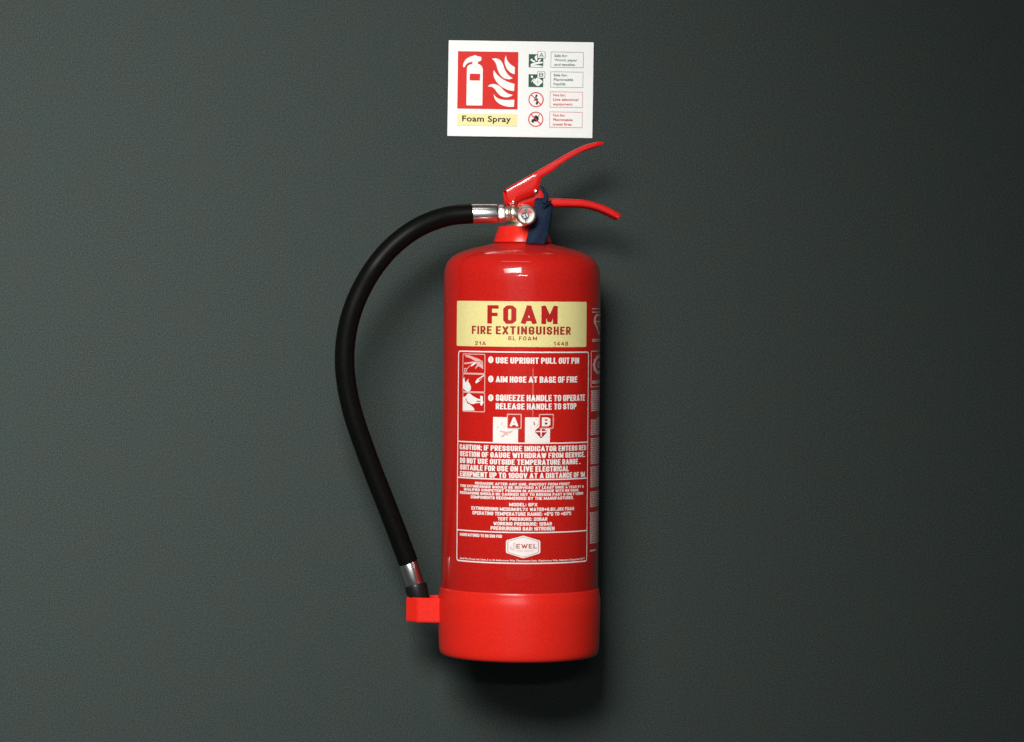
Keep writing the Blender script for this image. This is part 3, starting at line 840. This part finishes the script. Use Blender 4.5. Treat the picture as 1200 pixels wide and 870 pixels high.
dobj('lettering', text_flat('21', hx - 3.2, hx + 2.8, hy - 1.9, hy + 2.3, 0.045, 1.0, None, radians(18)), 'dial_white', 3)
dobj('needle', flat_poly(bmesh.new(), [(-1.2, -4.5), (0.4, -4.5), (-0.2, -8.4), (-0.8, -8.4)]), 'dial_black', 2)
bm = bmesh.new()
lathe(bm, [(9.4 * KG, 0.0012), (9.0 * KG, 0.00126), (6.5 * KG, 0.00136), (3.5 * KG, 0.00144), (0.6 * KG, 0.00146)], 40, gc, 'Y', cap0=False)
gl = eobj('gauge_glass', bm, 'glass', gauge, angle=60)

# levers: folded steel channels
TURN = radians(3.5)         # the valve head is turned slightly, its hinge end towards the viewer
def channel(stations, half_w, tip_w, bend, name, thick):
    """stations: photo points (top, bottom) of the near flange, from hinge to tip"""
    bm = bmesh.new(); rows_ = []
    n = len(stations)
    dens = []
    tops = smooth_path([Vector((*s[0], 0)) for s in stations], 3)
    bl = [Vector((*s[1], 0)) for s in stations]
    bots = [p.lerp(q, k / 3) for p, q in zip(bl, bl[1:]) for k in range(3)] + [bl[-1]]
    N = len(tops)
    for i in range(N):
        t, b = at(tops[i].x, tops[i].y, AXIS_D), at(bots[i].x, bots[i].y, AXIS_D)
        t = Vector((t.x - VX, 0, t.z)); b = Vector((b.x - VX, 0, b.z))
        f = i / (N - 1)
        w = half_w + (tip_w - half_w) * max(0, (f - 0.45) / 0.55) ** 1.5
        h = (t - b).length
        d = (t - b).normalized() if h > 1e-6 else Vector((0, 0, 1))
        r = min(bend, 0.45 * h, w * 0.5)
        shift = half_w * sin(TURN)
        prof = [(-w, 0.0), (-w, (h - r) * 0.5), (-w, h - r)]
        for k in range(1, 6):
            a = pi / 2 * k / 6
            prof.append((-w + r - r * cos(a), h - r + r * sin(a)))
        prof += [(-w + r, h), (0, h), (w - r, h)]
        for k in range(1, 6):
            a = pi / 2 * k / 6
            prof.append((w - r + r * sin(a), h - r + r * cos(a)))
        prof += [(w, h - r), (w, (h - r) * 0.5), (w, 0.0)]
        row = []
        for y, hh in prof:
            p = b + d * hh
            back = 0.0021 * max(0, y / w)
            x = p.x - shift - 0.87 * back
            p.z -= 0.5 * back
            row.append(bm.verts.new((VX + x * cos(TURN) - y * sin(TURN), VY + x * sin(TURN) + y * cos(TURN), p.z)))
        rows_.append(row)
    for a, b in zip(rows_, rows_[1:]):
        for k in range(len(a) - 1):
            bm.faces.new((a[k], a[k + 1], b[k + 1], b[k]))
    bmesh.ops.recalc_face_normals(bm, faces=bm.faces)
    o = eobj(name, bm, 'lever', angle=40)
    s = o.modifiers.new('thickness', 'SOLIDIFY'); s.thickness = thick; s.offset = -1; s.use_even_offset = False
    return o
def lever_front(px, py, half_w):
    """position of a photo point on the near flange of the turned channel"""
    p = at(px, py, AXIS_D)
    x = p.x - VX - half_w * sin(TURN)
    return Vector((VX + x * cos(TURN) + half_w * sin(TURN), VY + x * sin(TURN) - half_w * cos(TURN), p.z))
HW = 0.0105
up = [((592.5, 222.3), (595.0, 237.8)), ((596, 220.0), (599.6, 241.8)), ((600, 217.7), (604.6, 241.2)), ((603, 215.9), (606.8, 236.9)), ((612, 210.7), (616, 233.6)),
      ((617.5, 207.6), (625.3, 230.6)), ((620, 206.2), (632.2, 221.8)), ((622, 205.0), (633.2, 215)), ((624.5, 203.6), (633.6, 210.2)), ((631, 199.8), (639, 206)),
      ((641, 194), (647, 201.6)), ((654, 186.5), (660, 191.2)), ((667, 179), (672, 183.6)), ((680, 172.6), (684, 177.4)), ((692, 168.4), (695, 173.4)),
      ((701, 166.4), (703, 171)), ((706, 166.6), (707, 169.4)), ((708.3, 167.2), (708.4, 168.2))]
lever = channel(up, HW, 0.005, 0.0028, 'squeeze_lever', 0.0016)
lo = [((606, 233), (606, 243.5)), ((614, 229), (614, 243.5)), ((622, 224.5), (621, 243.5)), ((628, 220.5), (628, 243.5)), ((633, 221.5), (636, 243.5)), ((637.5, 229), (640, 243.2)),
      ((642, 232.4), (644, 242.8)), ((650, 232.8), (650, 242.2)), ((665, 233.2), (665, 242.0)), ((683, 234.2), (682, 242.3)), ((692, 235.8), (690, 243.2)), ((702, 238.6), (698, 245.2)),
      ((712, 242.4), (707.4, 248.6)), ((721, 247), (716.4, 253)), ((726.2, 250), (722.4, 256)), ((728.5, 252.6), (726.4, 256.8))]
carry = channel(lo, HW - 0.0024, 0.0062, 0.0022, 'carry_handle', 0.0018)
for (px, py, r) in ((601.6, 237.0, 2.3), (627.9, 224.6, 2.6)):
    p = lever_front(px, py, HW)
    bm = lathe(bmesh.new(), [(r * K, -0.001), (r * K, 0.0004), (r * 0.85 * K, 0.0011), (r * 0.45 * K, 0.0016), (0.02 * K, 0.0017)], 20, p, 'Y')
    eobj('rivet', bm, 'chrome', lever, angle=60)
# faint raised script pressed into the lever's side
bm = bmesh.new()
for (x0, y0, x1, y1) in ((603, 225.4, 606, 223.7), (607, 223, 612, 220), (612.8, 219.6, 617, 217.2), (618, 216.6, 623.5, 213.4), (606, 230.2, 608.5, 228.6), (609.5, 228, 611.5, 226), (612, 227.4, 616, 225), (616.6, 224.8, 620.5, 222.4)):
    m = max(2, int((x1 - x0) / 0.8))
    for k in range(m):
        f = k / m
        p = lever_front(x0 + (x1 - x0) * f, y0 + (y1 - y0) * f, HW); q = lever_front(x0 + (x1 - x0) * f + 0.5, y0 + (y1 - y0) * f - 1.5 - (k % 2) * 0.6, HW)
        tube(bm, [p + Vector((0, -0.0001, 0)), q + Vector((0, -0.0001, 0))], 0.00022, 6)
eobj('embossed_script', bm, 'lever', lever)

# ---- hose with its ferrules and nozzle
HD = AXIS_D
hp_ = [(553, 250.6), (529, 252.8), (505, 259.8), (482, 271.5), (459, 289.8), (440, 311.8), (424, 338), (412, 367), (405.4, 397), (403.9, 426), (407, 456),
       (414.5, 488), (426, 522), (439, 557), (453.6, 594), (467.5, 630), (478.4, 659)]
bow = [.010, .013, .018, .023, .027, .031, .030, .029, .027, .025, .022, .019, .015, .011, .007, .003, 0]
pts = smooth_path([at(x, y, HD + b) for (x, y), b in zip(hp_, bow)], 8)
hose = eobj('hose', tube(bmesh.new(), pts, 11.55 * K, 28), 'rubber', angle=60)
def along(a, b, prof, bm, n=40):
    """lathe along a segment: prof = (fraction, radius)"""
    t = (b - a).normalized(); s = t.cross(Vector((0, 1, 0))).normalized(); u = s.cross(t)
    rings = [[bm.verts.new(a + (b - a) * f + (s * cos(2 * pi * k / n) + u * sin(2 * pi * k / n)) * r) for k in range(n)] for f, r in prof]
    for p, q in zip(rings, rings[1:]):
        for k in range(n): bm.faces.new((p[k], p[(k + 1) % n], q[(k + 1) % n], q[k]))
    bm.faces.new(rings[0]); bm.faces.new(rings[-1])
    bmesh.ops.recalc_face_normals(bm, faces=bm.faces)
    return bm
fa, fb, fc = at(551.6, 250.6, HD + .010), at(582.7, 250.5, HD + .0095), at(593.4, 250.5, HD + .0092)
eobj('ferrule', along(fa, fb, [(-0.01, 10.4 * K), (0, 11.2 * K), (0.03, 11.4 * K), (0.96, 11.3 * K), (1.0, 10.8 * K), (1.0, 8 * K)], bmesh.new()), 'chrome', hose, angle=35)
bm = along(fb, fc, [(0, 8.0 * K), (0.06, 9.6 * K), (0.16, 10.6 * K), (0.72, 10.6 * K), (0.88, 9.4 * K), (1.0, 6 * K)], bmesh.new(), 6)
bmesh.ops.bevel(bm, geom=bm.edges[:], offset=0.0005, segments=2, affect='EDGES')
eobj('swivel_nut', bm, 'chrome', hose, angle=30)
pa, pb, pc = at(478.3, 659.2, HD), at(486.8, 685.2, HD), at(493.6, 712, HD)
dirv = (pb - pa).normalized()
eobj('ferrule', along(pa, pb, [(0, 9.6 * K), (0, 10.4 * K), (0.03, 10.7 * K), (0.97, 10.7 * K), (1.0, 10.3 * K), (1.0, 9.6 * K)], bmesh.new()), 'chrome', hose, angle=35)
eobj('nozzle', along(pb, pc, [(-0.02, 10.0 * K), (0.02, 12.4 * K), (0.1, 13.0 * K), (0.5, 12.6 * K), (1.0, 11.5 * K)], bmesh.new()), 'nozzle', hose, angle=35)

# holder for the nozzle on the base
zt, zb = at(495, 699.2, HD).z, at(495, 727.8, HD).z
cx0 = at(491.5, 713, HD).x
xl, xm, xr = at(476.4, 713, HD).x - cx0, at(489.5, 713, HD).x - cx0, at(523, 713, HD).x - cx0
hd = 0.0165
plan = [(xr, -hd * 1.02), (xm, -hd * 0.92), (xl, -hd * 0.30), (xl, hd * 0.30), (xm, hd * 0.92), (xr, hd * 1.02)]
bm = bmesh.new()
inn = [(x * 0.86 if x < 0 else x - 0.006, y * 0.84) for x, y in plan]
ro = {z: [bm.verts.new((cx0 + x, -HD + y, z)) for x, y in plan] for z in (zb, zt)}
ri = {z: [bm.verts.new((cx0 + x, -HD + y, z)) for x, y in inn] for z in (zb + 0.002, zt)}
n = 6
for i in range(n):
    j = (i + 1) % n
    bm.faces.new((ro[zb][i], ro[zb][j], ro[zt][j], ro[zt][i]))
    bm.faces.new((ri[zb + 0.002][i], ri[zt][i], ri[zt][j], ri[zb + 0.002][j]))
    bm.faces.new((ro[zt][i], ro[zt][j], ri[zt][j], ri[zt][i]))
bm.faces.new(ro[zb]); bm.faces.new(ri[zb + 0.002])
bmesh.ops.recalc_face_normals(bm, faces=bm.faces)
bmesh.ops.bevel(bm, geom=bm.edges[:], offset=0.0013, segments=3, affect='EDGES', clamp_overlap=True)
eobj('hose_holder', bm, 'plastic', base, angle=25)

# hanging bracket behind the neck
bm = bmesh.new()
box(bm, (VX - 0.016, -0.004, zax(335)), (VX + 0.016, -0.0005, zax(262)))
box(bm, (VX - 0.012, VY + 15 * K, zax(276)), (VX + 0.012, -0.004, zax(273)))
eobj('hanging_bracket', bm, 'steel', smooth=False)

# ------------------------------------------------------------------ the navy tag
tag_base = at(628, 286, 0.126)
tag = thing('safety_tag', 'navy blue tag looped over the red handles beside the pressure gauge', 'tag', tag_base)
left = [(628.5, 232.6), (626.4, 236), (626.0, 243), (623.5, 256), (620.2, 268), (618.0, 278), (616.2, 285.4)]
right = [(638.0, 232.2), (643.6, 236.6), (647.6, 240.8), (646.6, 250), (643.8, 268), (641.6, 278), (638.4, 286.9)]
deps = [0.106, 0.109, 0.112, 0.1165, 0.1215, 0.1245, 0.1255]
bm = bmesh.new(); grid = []
Ls = smooth_path([Vector((*p, d)) for p, d in zip(left, deps)], 5)
Rs = smooth_path([Vector((*p, d)) for p, d in zip(right, deps)], 5)
for i, (l, r) in enumerate(zip(Ls, Rs)):
    row = []
    for k in range(11):
        f = k / 10
        q = l.lerp(r, f)
        bulge = 0.0022 * sin(pi * f) + 0.0006 * sin(7 * f + i * 0.22)
        row.append(bm.verts.new(at(q.x, q.y, q.z + bulge - 0.0035 * f * f)))
    grid.append(row)
for a, b in zip(grid, grid[1:]):
    for k in range(10): bm.faces.new((a[k], a[k + 1], b[k + 1], b[k]))
bmesh.ops.recalc_face_normals(bm, faces=bm.faces)
sheet = obj('tag_sheet', bm, M['navy'], tag, tag_base, angle=60)
s = sheet.modifiers.new('thickness', 'SOLIDIFY'); s.thickness = 0.0009; s.offset = 0
pts = smooth_path([at(634.0, 218.6, 0.100), at(637.2, 222.4, 0.106), at(639.4, 227.5, 0.109), at(639.8, 233, 0.111), at(637.5, 239, 0.1135)], 6)
obj('tag_loop', tube(bmesh.new(), pts, lambda f: (1.1 + 1.5 * min(1, f * 1.6)) * K, 10), M['navy'], tag, tag_base)
pts = [at(646.2, 235.4, 0.116), at(642, 238.8, 0.117), at(637, 244.2, 0.1155)]
obj('tag_pin', tube(bmesh.new(), smooth_path(pts, 5), lambda f: (0.9 + 1.0 * f) * K, 10), M['navy_dark'], tag, tag_base)
